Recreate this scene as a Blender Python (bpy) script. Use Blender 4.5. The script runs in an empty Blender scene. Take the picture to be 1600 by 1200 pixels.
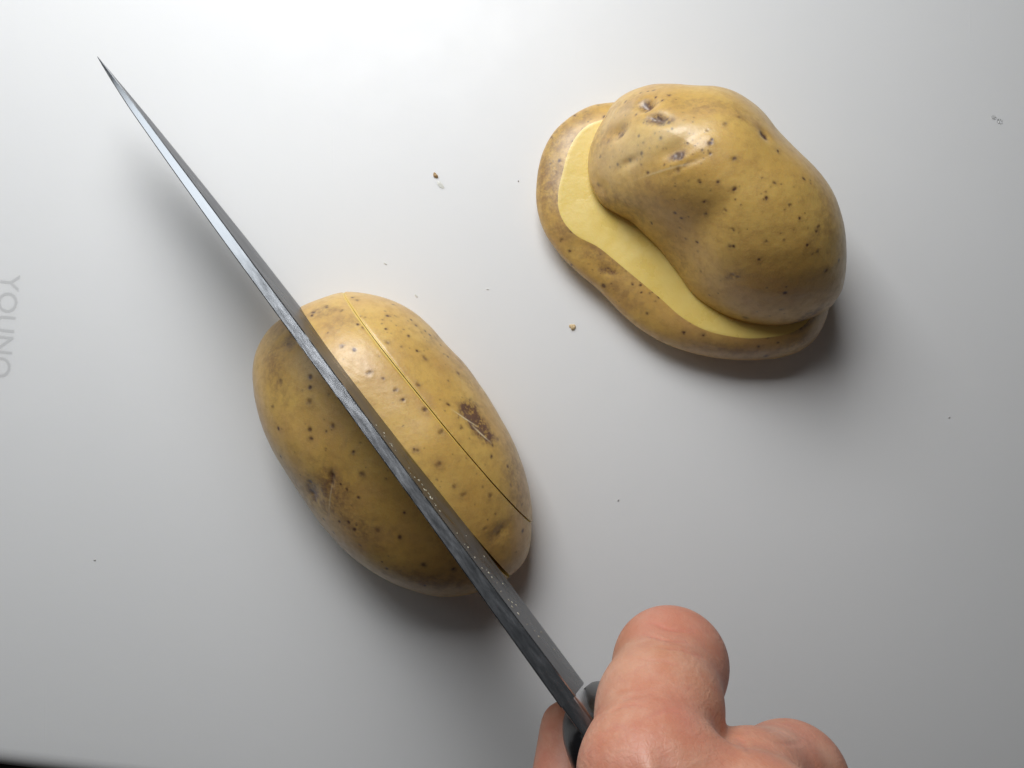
import bpy, bmesh, math, random
import numpy as np
from mathutils import Vector, Matrix, noise as mnoise

SC = bpy.context.scene
COL = SC.collection
MM = 0.001
D = 230.0            # camera height above the board, mm
F = 1331.0           # focal length in photo pixels (1600 wide)

# ------------------------------------------------------------------ camera
cam_data = bpy.data.cameras.new("camera")
cam_data.sensor_width = 36.0
cam_data.lens = 36.0 * F / 1600.0
cam_data.clip_start = 0.005
cam_data.clip_end = 50.0
cam = bpy.data.objects.new("camera", cam_data)
COL.objects.link(cam)
cam.location = (0, 0, D * MM)
cam.rotation_euler = (0, 0, 0)
SC.camera = cam

# ------------------------------------------------------------------ world (dim room)
w = bpy.data.worlds.new("World")
SC.world = w
w.use_nodes = True
wb = w.node_tree.nodes["Background"]
wb.inputs[0].default_value = (0.92, 0.96, 1.0, 1)
wb.inputs[1].default_value = 0.03

# ------------------------------------------------------------------ window light, added side lamp
def area(name, loc, target, sx, sy, power, color):
    l = bpy.data.lights.new(name, 'AREA')
    l.shape = 'RECTANGLE'; l.size = sx; l.size_y = sy
    l.energy = power; l.color = color
    o = bpy.data.objects.new(name, l); COL.objects.link(o)
    o.location = loc
    d = Vector(target) - Vector(loc)
    o.rotation_euler = d.to_track_quat('-Z', 'Y').to_euler()
    return o
area("window_light", (-0.078, 0.240, 0.250), (-0.06, -0.13, 0.0), 0.20, 0.18, 1.26, (0.975, 0.985, 1.0))
area("side_fill_light", (-0.47, 0.39, 0.316), (-0.075, 0.045, 0.04), 0.40, 0.28, 0.50, (0.90, 0.96, 1.0))  # added dim lamp: whitens the knife spine, fills from upper left

SC.view_settings.view_transform = 'Standard'
SC.view_settings.look = 'None'
SC.view_settings.exposure = 0.0
SC.view_settings.gamma = 1.0
SC.render.resolution_x = 1024
SC.render.resolution_y = 768

# ------------------------------------------------------------------ helpers
def W(px, py, z):
    """photo pixel at height z (mm) -> world mm"""
    k = (D - z) / F
    return np.array([(px - 800.0) * k, (600.0 - py) * k, z])

def WA(pts, z):
    return np.array([W(p[0], p[1], z if len(p) < 3 else p[2]) for p in pts])

def link(name, me, mats, parent=None, smooth_angle=None):
    o = bpy.data.objects.new(name, me)
    for m in (mats if isinstance(mats, (list, tuple)) else [mats]):
        me.materials.append(m)
    COL.objects.link(o)
    if parent: o.parent = parent
    if smooth_angle is not None:
        me.polygons.foreach_set("use_smooth", [True] * len(me.polygons))
        me.set_sharp_from_angle(angle=math.radians(smooth_angle))
    return o

def tag(o, label=None, cat=None, group=None, kind=None):
    if label: o['label'] = label
    if cat: o['category'] = cat
    if group: o['group'] = group
    if kind: o['kind'] = kind
    return o

def empty(name, loc):
    o = bpy.data.objects.new(name, None); COL.objects.link(o)
    o.location = [c * MM for c in loc]; o.empty_display_size = 0.01
    return o

def mesh_np(name, V, Fc, attrs=None, matidx=None):
    me = bpy.data.meshes.new(name)
    me.from_pydata([tuple(v) for v in (V * MM).tolist()], [], Fc)
    if attrs:
        for k, a in attrs.items():
            at = me.attributes.new(k, 'FLOAT', 'POINT')
            at.data.foreach_set('value', a.astype(np.float32))
    if matidx is not None:
        me.polygons.foreach_set('material_index', matidx)
    me.update()
    return me

def periodic_r(pts, c, n):
    """smooth polar radius through the control points round centre c"""
    d = pts[:, :2] - c[:2]
    th = np.arctan2(d[:, 1], d[:, 0]); r = np.hypot(d[:, 0], d[:, 1])
    o = np.argsort(th); th = th[o]; r = r[o]
    N = len(th)
    T = np.concatenate([th[-3:] - 2 * np.pi, th, th[:3] + 2 * np.pi])
    R = np.concatenate([r[-3:], r, r[:3]])
    m = np.zeros_like(R)
    m[1:-1] = (R[2:] - R[:-2]) / (T[2:] - T[:-2])
    q = -np.pi + 2 * np.pi * np.arange(n) / n
    i = np.clip(np.searchsorted(T, q) - 1, 0, len(T) - 2)
    h = T[i + 1] - T[i]; s = (q - T[i]) / h
    h00 = 2*s**3 - 3*s**2 + 1; h10 = s**3 - 2*s**2 + s; h01 = -2*s**3 + 3*s**2; h11 = s**3 - s**2
    rr = h00*R[i] + h10*h*m[i] + h01*R[i+1] + h11*h*m[i+1]
    k = max(3, n // 90)
    ker = np.hanning(2*k+1); ker /= ker.sum()
    rr = np.convolve(np.concatenate([rr[-k:], rr, rr[:k]]), ker, mode='valid')
    return q, rr

def waves(P, seed, scale, n=14):
    rs = np.random.RandomState(seed)
    out = np.zeros(len(P))
    for i in range(n):
        k = rs.normal(size=3); k /= np.linalg.norm(k)
        f = 2 * np.pi / (scale * rs.uniform(0.6, 1.6))
        out += np.sin(P @ k * f + rs.uniform(0, 6.28))
    return out / math.sqrt(n)

def vnormals(V, Q):
    """vertex normals from quad/tri index array"""
    a, b, c = V[Q[:, 0]], V[Q[:, 1]], V[Q[:, 2]]
    d = V[Q[:, 3]]
    fn = np.cross(c - a, d - b)
    N = np.zeros_like(V)
    for k in range(4): np.add.at(N, Q[:, k], fn)
    L = np.linalg.norm(N, axis=1); L[L == 0] = 1
    return N / L[:, None]

def grid_quads(nr, n):
    j, i = np.meshgrid(np.arange(nr - 1), np.arange(n), indexing='ij')
    j = j.ravel(); i = i.ravel(); i2 = (i + 1) % n
    return np.stack([j*n + i, j*n + i2, (j+1)*n + i2, (j+1)*n + i], 1)

def project(V):
    k = F / (D - V[:, 2])
    return np.stack([800 + V[:, 0]*k, 600 - V[:, 1]*k], 1)

def anchor(V, N, px):
    """vertex facing the viewer under the photo pixel: a feature's place on the skin"""
    P = project(V)
    d = np.hypot(P[:, 0] - px[0], P[:, 1] - px[1])
    view = np.array([0, 0, D]) - V
    vis = (N * view).sum(1) > 0
    d = np.where(vis, d, 1e6)
    best = np.where(d < d.min() + 2.0)[0]
    return V[best[np.argmax(V[best, 2])]]

# ------------------------------------------------------------------ node material helpers
class NT:
    def __init__(s, name):
        s.m = bpy.data.materials.new(name); s.m.use_nodes = True
        s.t = s.m.node_tree; s.b = s.t.nodes['Principled BSDF']
    def n(s, typ, **kw):
        x = s.t.nodes.new(typ)
        for k, v in kw.items(): setattr(x, k, v)
        return x
    def l(s, a, b): s.t.links.new(a, b)
    def noise(s, scale, detail=4, rough=0.55, vec=None, dist=0.0):
        x = s.n('ShaderNodeTexNoise'); x.inputs['Scale'].default_value = scale
        x.inputs['Detail'].default_value = detail; x.inputs['Roughness'].default_value = rough
        x.inputs['Distortion'].default_value = dist
        if vec is not None: s.l(vec, x.inputs['Vector'])
        return x.outputs['Fac']
    def ramp(s, fac, stops):
        x = s.n('ShaderNodeValToRGB'); e = x.color_ramp.elements
        while len(e) < len(stops): e.new(0.5)
        for k, (p, c) in enumerate(stops):
            e[k].position = p; e[k].color = (c, c, c, 1) if isinstance(c, (int, float)) else tuple(c) + (1,)
        s.l(fac, x.inputs[0]); return x.outputs[0]
    def mix(s, fac, a, b, mode='MIX'):
        x = s.n('ShaderNodeMix', data_type='RGBA', blend_type=mode)
        for sock, v in ((x.inputs[0], fac), (x.inputs[6], a), (x.inputs[7], b)):
            if isinstance(v, (int, float)): sock.default_value = v
            elif isinstance(v, tuple): sock.default_value = v + (1,)
            else: s.l(v, sock)
        return x.outputs[2]
    def math(s, op, a, b=0.0, clamp=False):
        x = s.n('ShaderNodeMath', operation=op, use_clamp=clamp)
        for sock, v in ((x.inputs[0], a), (x.inputs[1], b)):
            if isinstance(v, (int, float)): sock.default_value = v
            else: s.l(v, sock)
        return x.outputs[0]
    def attr(s, name):
        x = s.n('ShaderNodeAttribute'); x.attribute_name = name; return x.outputs['Fac']
    def obj(s):
        return s.n('ShaderNodeTexCoord').outputs['Object']
    def bump(s, h, strength, dist, prev=None):
        x = s.n('ShaderNodeBump'); x.inputs['Strength'].default_value = strength
        x.inputs['Distance'].default_value = dist
        s.l(h, x.inputs['Height'])
        if prev is not None: s.l(prev, x.inputs['Normal'])
        return x.outputs[0]
    def set(s, **kw):
        for k, v in kw.items():
            sock = s.b.inputs[k.replace('_', ' ')]
            if isinstance(v, (int, float)): sock.default_value = v
            elif isinstance(v, tuple): sock.default_value = v if len(v) == len(sock.default_value) else v + (1,)
            else: s.l(v, sock)
        return s

def skin_material():
    t = NT("potato_skin"); v = t.obj()
    big = t.noise(70, 3, 0.5, v)
    med = t.noise(420, 5, 0.65, v)
    fine = t.noise(2600, 4, 0.6, v)
    c = t.mix(t.ramp(big, [(0.35, 0.0), (0.65, 1.0)]), (0.62, 0.372, 0.088), (0.71, 0.462, 0.122))
    big2 = t.noise(38, 5, 0.62, v, 0.8)
    c = t.mix(t.math('MULTIPLY', t.ramp(big2, [(0.48, 0.0), (0.68, 1.0)]), 0.6), c, (0.53, 0.30, 0.125))
    c = t.mix(t.math('MULTIPLY', t.ramp(med, [(0.45, 0.0), (0.72, 1.0)]), 0.55), c, (0.45, 0.25, 0.06))
    c = t.mix(t.math('MULTIPLY', t.ramp(fine, [(0.5, 0.0), (0.75, 1.0)]), 0.30), c, (0.72, 0.54, 0.20))
    # faint netting of the skin
    vo = t.n('ShaderNodeTexVoronoi', feature='DISTANCE_TO_EDGE'); vo.inputs['Scale'].default_value = 900
    t.l(v, vo.inputs['Vector'])
    net = t.ramp(vo.outputs['Distance'], [(0.0, 1.0), (0.09, 0.0)])
    c = t.mix(t.math('MULTIPLY', net, t.math('MULTIPLY', t.ramp(med, [(0.4, 0.0), (0.7, 1.0)]), 0.16)), c, (0.30, 0.17, 0.07))
    # dirt and russet patches, placed per potato
    dn = t.noise(1300, 5, 0.7, v)
    dirt = t.math('MULTIPLY', t.attr('dirt'), t.ramp(t.mix(0.5, dn, med), [(0.40, 0.25), (0.58, 1.0)]), True)
    dirt = t.math('MULTIPLY', dirt, 1.6, True)
    c = t.mix(dirt, c, (0.15, 0.072, 0.042))
    spot = t.math('MULTIPLY', t.attr('spot'), t.ramp(dn, [(0.2, 0.75), (0.6, 1.1)]), True)
    c = t.mix(spot, c, (0.10, 0.045, 0.02))
    c = t.mix(t.attr('pale'), c, (0.78, 0.66, 0.42))  # pale torn streaks, and the upper piece's painted highlight
    b = t.bump(t.noise(900, 4, 0.7, v), 0.12, 0.0003); b = t.bump(med, 0.16, 0.0005, b)
    b = t.bump(fine, 0.16, 0.00012, b)
    b = t.bump(dn, 0.15, 0.0002, b)
    c = t.mix(t.attr('cut'), c, (0.84, 0.60, 0.15))
    t.set(Base_Color=c, Roughness=t.ramp(med, [(0.3, 0.38), (0.7, 0.54)]), Specular_IOR_Level=0.85, Normal=b, Coat_Weight=0.32, Coat_Roughness=0.30,
          Subsurface_Weight=0.14, Subsurface_Radius=(1.0, 0.5, 0.12), Subsurface_Scale=0.003)
    return t.m

def flesh_material():
    t = NT("potato_flesh"); v = t.obj()
    n1 = t.noise(160, 4, 0.55, v); n2 = t.noise(2200, 3, 0.6, v)
    c = t.mix(n1, (0.77, 0.55, 0.125), (0.84, 0.67, 0.22))
    b = t.bump(n2, 0.2, 0.00012); b = t.bump(n1, 0.3, 0.0006, b)
    t.set(Base_Color=c, Roughness=t.ramp(n1, [(0.3, 0.22), (0.7, 0.42)]), Specular_IOR_Level=0.7, Normal=b, Subsurface_Weight=0.30,
          Subsurface_Radius=(1.0, 0.75, 0.25), Subsurface_Scale=0.004)
    return t.m

def board_material():
    t = NT("white_polyethylene"); v = t.obj()
    n1 = t.noise(14, 4, 0.5, v); n2 = t.noise(1500, 3, 0.6, v); n3 = t.noise(90, 4, 0.6, v)
    c = t.mix(n1, (0.80, 0.805, 0.80), (0.83, 0.83, 0.82))
    # fine knife scoring
    mp = t.n('ShaderNodeMapping'); mp.inputs['Rotation'].default_value = (0, 0, 0.6)
    mp.inputs['Scale'].default_value = (900, 22, 1); t.l(v, mp.inputs[0])
    sc = t.noise(1.0, 2, 0.5, mp.outputs[0])
    sc = t.ramp(sc, [(0.70, 0.0), (0.80, 1.0)])
    b = t.bump(n2, 0.10, 0.00008); b = t.bump(n3, 0.12, 0.0003, b); b = t.bump(sc, 0.22, 0.00006, b)
    t.set(Base_Color=c, Roughness=t.ramp(n3, [(0.3, 0.44), (0.7, 0.52)]), Specular_IOR_Level=0.5, Normal=b,
          Subsurface_Weight=0.25, Subsurface_Radius=(1.0, 1.0, 0.9), Subsurface_Scale=0.004)
    return t.m

def steel_material(name, rough, streak=True, base=(0.33, 0.335, 0.34)):
    t = NT(name); v = t.obj()
    # brushed lines run along the blade (local x)
    mp = t.n('ShaderNodeMapping'); mp.inputs['Scale'].default_value = (25, 2600, 2600); t.l(v, mp.inputs[0])
    br = t.noise(1.0, 3, 0.6, mp.outputs[0])
    sm = t.noise(85, 5, 0.65, v, 0.6)
    r = t.math('ADD', t.math('MULTIPLY', t.ramp(sm, [(0.35, 0.0), (0.7, 1.0)]), 0.16), rough)
    b = t.bump(br, 0.06, 0.00004)
    t.set(Base_Color=base, Metallic=1.0, Roughness=r, Normal=b, Specular_Tint=(0.42, 0.42, 0.43, 1))
    return t.m

def spine_material():
    t = NT("steel_spine"); v = t.obj()
    mp = t.n('ShaderNodeMapping'); mp.inputs['Scale'].default_value = (160, 900, 900); t.l(v, mp.inputs[0])
    br = t.noise(1.0, 4, 0.7, mp.outputs[0])
    mp2 = t.n('ShaderNodeMapping'); mp2.inputs['Scale'].default_value = (900, 200, 200); t.l(v, mp2.inputs[0])
    cross = t.noise(1.0, 3, 0.6, mp2.outputs[0])
    b = t.bump(br, 0.07, 0.00005); b = t.bump(cross, 0.05, 0.00003, b)
    t.set(Base_Color=(0.60, 0.62, 0.65), Metallic=1.0, Roughness=t.ramp(br, [(0.3, 0.16), (0.75, 0.28)]), Normal=b)
    return t.m

def plastic_black():
    t = NT("black_handle_plastic"); v = t.obj()
    n = t.noise(900, 3, 0.6, v)
    t.set(Base_Color=(0.007, 0.007, 0.008), Roughness=0.30, Normal=t.bump(n, 0.25, 0.0002))
    return t.m

def hand_material():
    t = NT("hand_skin"); v = t.obj()
    n1 = t.noise(55, 4, 0.6, v); n2 = t.noise(240, 4, 0.6, v); n3 = t.noise(1500, 3, 0.6, v)
    c = t.mix(t.ramp(n1, [(0.35, 0.0), (0.65, 1.0)]), (0.57, 0.265, 0.160), (0.54, 0.215, 0.132))
    c = t.mix(t.math('MULTIPLY', t.ramp(n2, [(0.42, 0.0), (0.66, 1.0)]), 0.55), c, (0.63, 0.36, 0.25))
    n4 = t.noise(420, 5, 0.7, v, 0.5)
    c = t.mix(t.math('MULTIPLY', t.ramp(n4, [(0.50, 0.0), (0.70, 1.0)]), 0.40), c, (0.50, 0.20, 0.15))
    c = t.mix(t.math('MULTIPLY', t.attr('red'), 0.75, True), c, (0.56, 0.20, 0.145))
    c = t.mix(t.math('MULTIPLY', t.attr('painted_shine'), 0.8, True), c, (0.70, 0.44, 0.32))
    vo = t.n('ShaderNodeTexVoronoi', feature='DISTANCE_TO_EDGE'); vo.inputs['Scale'].default_value = 1000
    t.l(v, vo.inputs['Vector'])
    cell = t.ramp(vo.outputs['Distance'], [(0.0, 0.0), (0.16, 1.0)])
    wv = t.n('ShaderNodeTexWave', wave_type='BANDS', bands_direction='Y'); wv.inputs['Scale'].default_value = 260
    wv.inputs['Distortion'].default_value = 9; wv.inputs['Detail'].default_value = 3; wv.inputs['Detail Scale'].default_value = 1.6
    t.l(v, wv.inputs['Vector'])
    wr = t.math('MULTIPLY', wv.outputs['Fac'], t.ramp(n2, [(0.4, 0.0), (0.65, 1.0)]))
    b = t.bump(cell, 0.16, 0.0001); b = t.bump(wr, 0.18, 0.0002, b); b = t.bump(n3, 0.2, 0.00015, b); b = t.bump(n2, 0.25, 0.0005, b)
    t.set(Base_Color=c, Roughness=t.ramp(n2, [(0.3, 0.42), (0.7, 0.55)]), Specular_IOR_Level=0.45, Normal=b,
          Subsurface_Weight=0.14, Subsurface_Radius=(1.0, 0.35, 0.18), Subsurface_Scale=0.003)
    return t.m

def simple(name, col, rough, metal=0.0, nscale=0, **kw):
    t = NT(name)
    if nscale:
        v = t.obj(); n = t.noise(nscale, 4, 0.6, v)
        c = t.mix(n, tuple(x*0.7 for x in col), tuple(min(1, x*1.25) for x in col))
        t.set(Base_Color=c, Normal=t.bump(n, 0.3, 0.0004))
    else:
        t.set(Base_Color=col)
    t.set(Roughness=rough, Metallic=metal, **kw)
    return t.m

M_SKIN, M_FLESH, M_BOARD = skin_material(), flesh_material(), board_material()
M_BLADE, M_SPINE, M_BLACK = steel_material("steel_blade_face", 0.24), spine_material(), plastic_black()
M_HAND = hand_material()
M_COUNTER = simple("dark_countertop", (0.030, 0.014, 0.009), 0.35, nscale=60)
M_CRUMB = simple("brown_crumb", (0.42, 0.27, 0.12), 0.6, nscale=1500)
M_PALE = simple("pale_crumb", (0.66, 0.50, 0.28), 0.5, nscale=1500)
M_DARK = simple("dark_speck", (0.50, 0.49, 0.47), 0.7)
M_SMEAR = simple("starch_smear", (0.70, 0.70, 0.64), 0.4)
M_WET = simple("starch_fleck", (0.50, 0.46, 0.34), 0.25)
M_DROP = simple("water_drop", (1, 1, 1), 0.02, Transmission_Weight=1.0, IOR=1.33)

# ------------------------------------------------------------------ counter and board
def rounded_slab(name, cx, cy, sx, sy, z0, z1, corner, edge, rot, mat):
    """slab with rounded corners in plan and a rounded top edge"""
    prof = []
    K = 8
    prof.append((0.0, z0))
    for k in range(K + 1):
        a = k / K * math.pi / 2
        prof.append((edge * (1 - math.cos(a)), z1 - edge * 0.75 + edge * 0.75 * math.sin(a)))
    n = 0; rows = []
    for inset, z in prof:
        row = []
        hx, hy = sx/2 - inset, sy/2 - inset; r = max(corner - inset, 1.0)
        for q, (qx, qy) in enumerate(((1, 1), (-1, 1), (-1, -1), (1, -1))):
            for k in range(13):
                a = q * math.pi/2 + k/12 * math.pi/2
                row.append((qx*(hx-r) + r*math.cos(a), qy*(hy-r) + r*math.sin(a), z))
        rows.append(row)
    n = len(rows[0])
    V = np.array([p for r in rows for p in r])
    Q = [tuple(int(x) for x in q) for q in grid_quads(len(rows), n)]
    Q.append(tuple(range((len(rows)-1)*n, len(rows)*n)))
    Q.append(tuple(reversed(range(n))))
    c, s = math.cos(rot), math.sin(rot)
    X = V[:, 0]*c - V[:, 1]*s + cx; Y = V[:, 0]*s + V[:, 1]*c + cy
    V = np.stack([X, Y, V[:, 2]], 1)
    me = mesh_np(name, V, Q)
    return link(name, me, mat, smooth_angle=40)

ROT = math.radians(-7.0)
# lower edge of the board runs through photo point (0,1179)
e0 = W(0, 1190, -5.0)
ax = np.array([math.cos(ROT), math.sin(ROT)]); ay = np.array([-ax[1], ax[0]])
BW, BH = 400.0, 290.0
bc = e0[:2] + ax * (BW/2 - 28) + ay * (BH/2)
board = rounded_slab("cutting_board", bc[0], bc[1], BW, BH, -12.0, 0.0, 22.0, 6.5, ROT, M_BOARD)
tag(board, "large white plastic cutting board with rounded edge and embossed lettering at its left", "cutting board")
counter = rounded_slab("countertop", 0, 60, 1500, 1100, -45.0, -12.05, 10.0, 4.0, 0.0, M_COUNTER)
tag(counter, kind='structure')

# embossed letters on the board, reading downwards
cu = bpy.data.curves.new("lettering", 'FONT'); cu.body = "YOUNO"; cu.size = 7.4 * MM
cu.extrude = 0.10 * MM; cu.bevel_depth = 0.14 * MM; cu.bevel_resolution = 2; cu.space_character = 1.04
cu.offset = -0.1 * MM
tmp = bpy.data.objects.new("tmp", cu); COL.objects.link(tmp)
dg = bpy.context.evaluated_depsgraph_get()
me = bpy.data.meshes.new_from_object(tmp.evaluated_get(dg))
COL.objects.unlink(tmp); bpy.data.objects.remove(tmp)
me.name = "embossed_lettering"
let = link("embossed_lettering", me, M_BOARD, smooth_angle=60)
let.parent = board
p = W(2, 427, 0)
let.location = (p[0]*MM, p[1]*MM, 0.00002)
let.scale = (1, 1, 0.02)
let.rotation_euler = (0, 0, math.radians(-90 - 6.0))

# ------------------------------------------------------------------ potatoes
NTH, NR = 960, 300

def features(V, N, spots, dents, dirts_highlights, sc, ox, oy):
    """spots: (x, y, radius_mm[, strength]) in crop coordinates of the study crops"""
    n = len(V)
    spot = np.zeros(n); dirt = np.zeros(n); pale = np.zeros(n); disp = np.zeros(n)
    rs = np.random.RandomState(5)
    for s in spots:
        px = (ox + s[0]/sc, oy + s[1]/sc)
        r = (s[2] if len(s) > 2 else 0.42) * 1.12
        st = min(1.0, (s[3] if len(s) > 3 else 0.8) * 1.2)
        a = anchor(V, N, px)
        # a slightly irregular little lenticel: a few overlapping blobs, raised lip, sunken middle
        dd = V - a
        d0 = np.sqrt((dd**2).sum(1))
        near = d0 < r * 5
        acc = np.zeros(near.sum()); vn = V[near]
        for k in range(4):
            off = rs.normal(size=3) * r * 0.38
            d = np.sqrt(((vn - a - off)**2).sum(1)) / (r * rs.uniform(0.5, 0.95))
            acc += np.exp(-d**2 * 1.4) * rs.uniform(0.4, 0.8)
        spot[near] = np.maximum(spot[near], np.clip(acc, 0, 1) * st)
        q = d0[near] / r
        disp[near] += 0.03 * r * np.exp(-((q - 1.2) / 0.6)**2) - 0.07 * r * np.exp(-(q/0.8)**2)
        dirt[near] = np.maximum(dirt[near], 0.22 * np.exp(-(q/1.8)**2))
    for d in dents:   # x, y, radius x mm, radius y mm, angle, depth mm
        a = anchor(V, N, (ox + d[0]/sc, oy + d[1]/sc))
        dx = V[:, 0] - a[0]; dy = V[:, 1] - a[1]; dz = V[:, 2] - a[2]
        c, s_ = math.cos(math.radians(d[4])), math.sin(math.radians(d[4]))
        u = (dx*c + dy*s_) / d[2]; v = (-dx*s_ + dy*c) / d[3]
        g = np.exp(-(u*u + v*v) - (dz / (max(d[2], d[3]) * 1.6))**2)
        disp -= d[5] * g
    for d in dirts_highlights:   # x, y, rx, ry, angle, strength, (pale?)
        a = anchor(V, N, (ox + d[0]/sc, oy + d[1]/sc))
        dx = V[:, 0] - a[0]; dy = V[:, 1] - a[1]; dz = V[:, 2] - a[2]
        c, s_ = math.cos(math.radians(d[4])), math.sin(math.radians(d[4]))
        u = (dx*c + dy*s_) / d[2]; v = (-dx*s_ + dy*c) / d[3]
        wob = 1 + 0.22 * waves(V, int(abs(d[0])) % 97, 2.2, 8)
        g = np.exp(-((u*u + v*v) * np.clip(wob, 0.3, 2))**1.3 - (dz / (max(d[2], d[3]) * 2.5))**2)
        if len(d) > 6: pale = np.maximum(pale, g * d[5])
        else: dirt = np.maximum(dirt, g * d[5])
    return spot, dirt, pale, disp

def scatter_spots(seed, n, box, r0=0.16, r1=0.30):
    rs = random.Random(seed)
    return [(rs.uniform(box[0], box[2]), rs.uniform(box[1], box[3]), rs.uniform(r0, r1), rs.uniform(0.25, 0.6)) for _ in range(n)]

def dome(outline, zline, centre_px, zc, H, p, q, zbase, under, lumps, spots, dents, dirts_highlights, crop, seed, tilt=(0, 0), rim=None, gentle=None, groove=None):
    """one potato body: bottom disc, underside curving out to the outline, then the dome.
    rim: closed curve where a flat cut ends the dome (lower slice)"""
    c = W(centre_px[0], centre_px[1], zline)
    th, R = periodic_r(WA(outline, zline), c, NTH)
    rows = []
    dirs = np.stack([np.cos(th), np.sin(th)], 1)
    nb = 26
    zl = np.full(NTH, zline)
    plane = lambda X, Y: zbase + tilt[0]*(X - c[0]) + tilt[1]*(Y - c[1])
    for k in range(nb):       # underside
        s = k / nb
        rad = R * (1 - under * (1 - s)**2.2)
        X = c[0] + dirs[:, 0]*rad; Y = c[1] + dirs[:, 1]*rad
        zb = plane(X, Y)
        rows.append(np.stack([X, Y, zb + (zl - zb) * s], 1))
    if rim is None:
        ft = np.fft.rfft(R); ft[3:] = 0; Rs = np.fft.irfft(ft, NTH)
        ex = np.full(NTH, 1.0/q)
        for ga, gs, gp in (gentle or ()): ex = ex + gs * np.clip(np.cos(th - math.radians(ga)), 0, 1)**gp
        for k in range(NR):
            a = (k / (NR - 1)) * (math.pi/2) * 0.9985
            rho = math.cos(a); wgt = rho**6.0
            z = zline + (H - zline) * (1 - rho**p)**ex
            RR = R*wgt + Rs*(1 - wgt)
            X = c[0] + dirs[:, 0]*RR*rho; Y = c[1] + dirs[:, 1]*RR*rho
            rows.append(np.stack([X, Y, z], 1))
        nskin = len(rows)
    else:
        th2, R2 = periodic_r(WA(rim[0], rim[1]), c, NTH)
        R2 = np.minimum(R2, R * 0.985)
        nn = 90
        for k in range(nn):
            am = math.radians(56); a = k / (nn - 1) * am
            f_r = (1 - math.cos(a)) / (1 - math.cos(am)); f_z = math.sin(a) / math.sin(am)
            rad = R + (R2 - R) * (f_r*0.8 + 0.2*(a/am))
            X = c[0] + dirs[:, 0]*rad; Y = c[1] + dirs[:, 1]*rad
            ztop = rim[2](X, Y)
            rows.append(np.stack([X, Y, zl + (ztop - zl)*f_z], 1))
        nskin = len(rows)
    V = np.concatenate(rows)
    Q = grid_quads(len(rows), NTH)
    # broad lumps
    N = vnormals(V, Q)
    free = np.clip((V[:, 2] - zbase) / 6.0, 0, 1)
    if rim is not None:
        dd = np.abs(V[:, 2] - rim[2](V[:, 0], V[:, 1]))
        free = free * np.clip(dd / 3.0, 0.05, 1)
    V = V + N * (free * (0.16*waves(V, seed, 26) + 0.035*waves(V, seed+1, 8) + 0.008*waves(V, seed+2, 1.6, 20)))[:, None]
    for l in lumps:           # px, py, radius, height
        a = anchor(V, N, (l[0], l[1]))
        d2 = ((V - a)**2)[:, :2].sum(1)
        V = V + np.array([0, 0, 1.0]) * (l[3] * np.exp(-d2 / l[2]**2) * free)[:, None]
    N = vnormals(V, Q)
    spot, dirt, pale, disp = features(V, N, spots, dents, dirts_highlights, *crop)
    dirt = np.clip(dirt + 0.0*dirt, 0, 1)
    V = V + N * (disp * np.clip(free*2, 0, 1))[:, None]
    cut = np.zeros(len(V))
    if groove is not None:      # the knife's entry line: a shallow V of bare flesh
        g0, gd, gn, gL = groove
        dist = (V - g0) @ gn; al = ((V - g0) @ gd) / gL
        wdt = 0.10 + 0.26*np.clip(1 - np.abs(al - 0.25)/0.42, 0, 1)
        fade = np.clip((0.80 - al)/0.2, 0, 1) * np.clip((al + 0.1)*8, 0, 1) * (V[:, 2] > 3)
        off = dist - 0.25*wdt
        cut = np.exp(-(off/wdt)**4) * fade
        V = V - N * (0.32 * np.exp(-(off/wdt)**2) * fade)[:, None]
    # close: bottom fan and top fan
    nV = len(V)
    bcen = V[:NTH].mean(0); V = np.vstack([V, bcen])
    faces = Q.tolist(); mi = [0] * len(faces)
    for i in range(NTH): faces.append([nV, (i+1) % NTH, i]); mi.append(1)
    if rim is None:
        tcen = V[(nskin-1)*NTH:nskin*NTH].mean(0); V = np.vstack([V, tcen])
        b = (nskin-1)*NTH
        for i in range(NTH): faces.append([nV+1, b+i, b+(i+1) % NTH]); mi.append(0)
        ext = 2
    else:
        # cut face: concentric rings, slightly uneven
        b = (nskin-1)*NTH; base = V[b:b+NTH].copy()
        K = 40; start = len(V); prev = b
        cc = base.mean(0)
        for k in range(1, K):
            s = 1 - k / K
            X = cc[0] + (base[:, 0]-cc[0])*s; Y = cc[1] + (base[:, 1]-cc[1])*s
            Z = rim[2](X, Y); Pp = np.stack([X, Y, Z], 1)
            Z = Z + 0.12*waves(Pp, 77, 22) * (1 - s**6)
            V = np.vstack([V, np.stack([X, Y, Z], 1)])
            cur = len(V) - NTH
            for i in range(NTH):
                i2 = (i+1) % NTH
                faces.append([prev+i, prev+i2, cur+i2, cur+i]); mi.append(1)
            prev = cur
        V = np.vstack([V, np.array([[cc[0], cc[1], float(rim[2](np.array([cc[0]]), np.array([cc[1]]))[0])]])])
        for i in range(NTH): faces.append([len(V)-1, prev+i, prev+(i+1) % NTH]); mi.append(1)
        ext = len(V) - nV
    z0 = np.zeros(ext)
    at = {'spot': np.concatenate([spot, z0]), 'dirt': np.concatenate([dirt, z0]), 'pale': np.concatenate([pale, z0]), 'cut': np.concatenate([cut, z0])}
    return V, faces, at, mi

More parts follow.
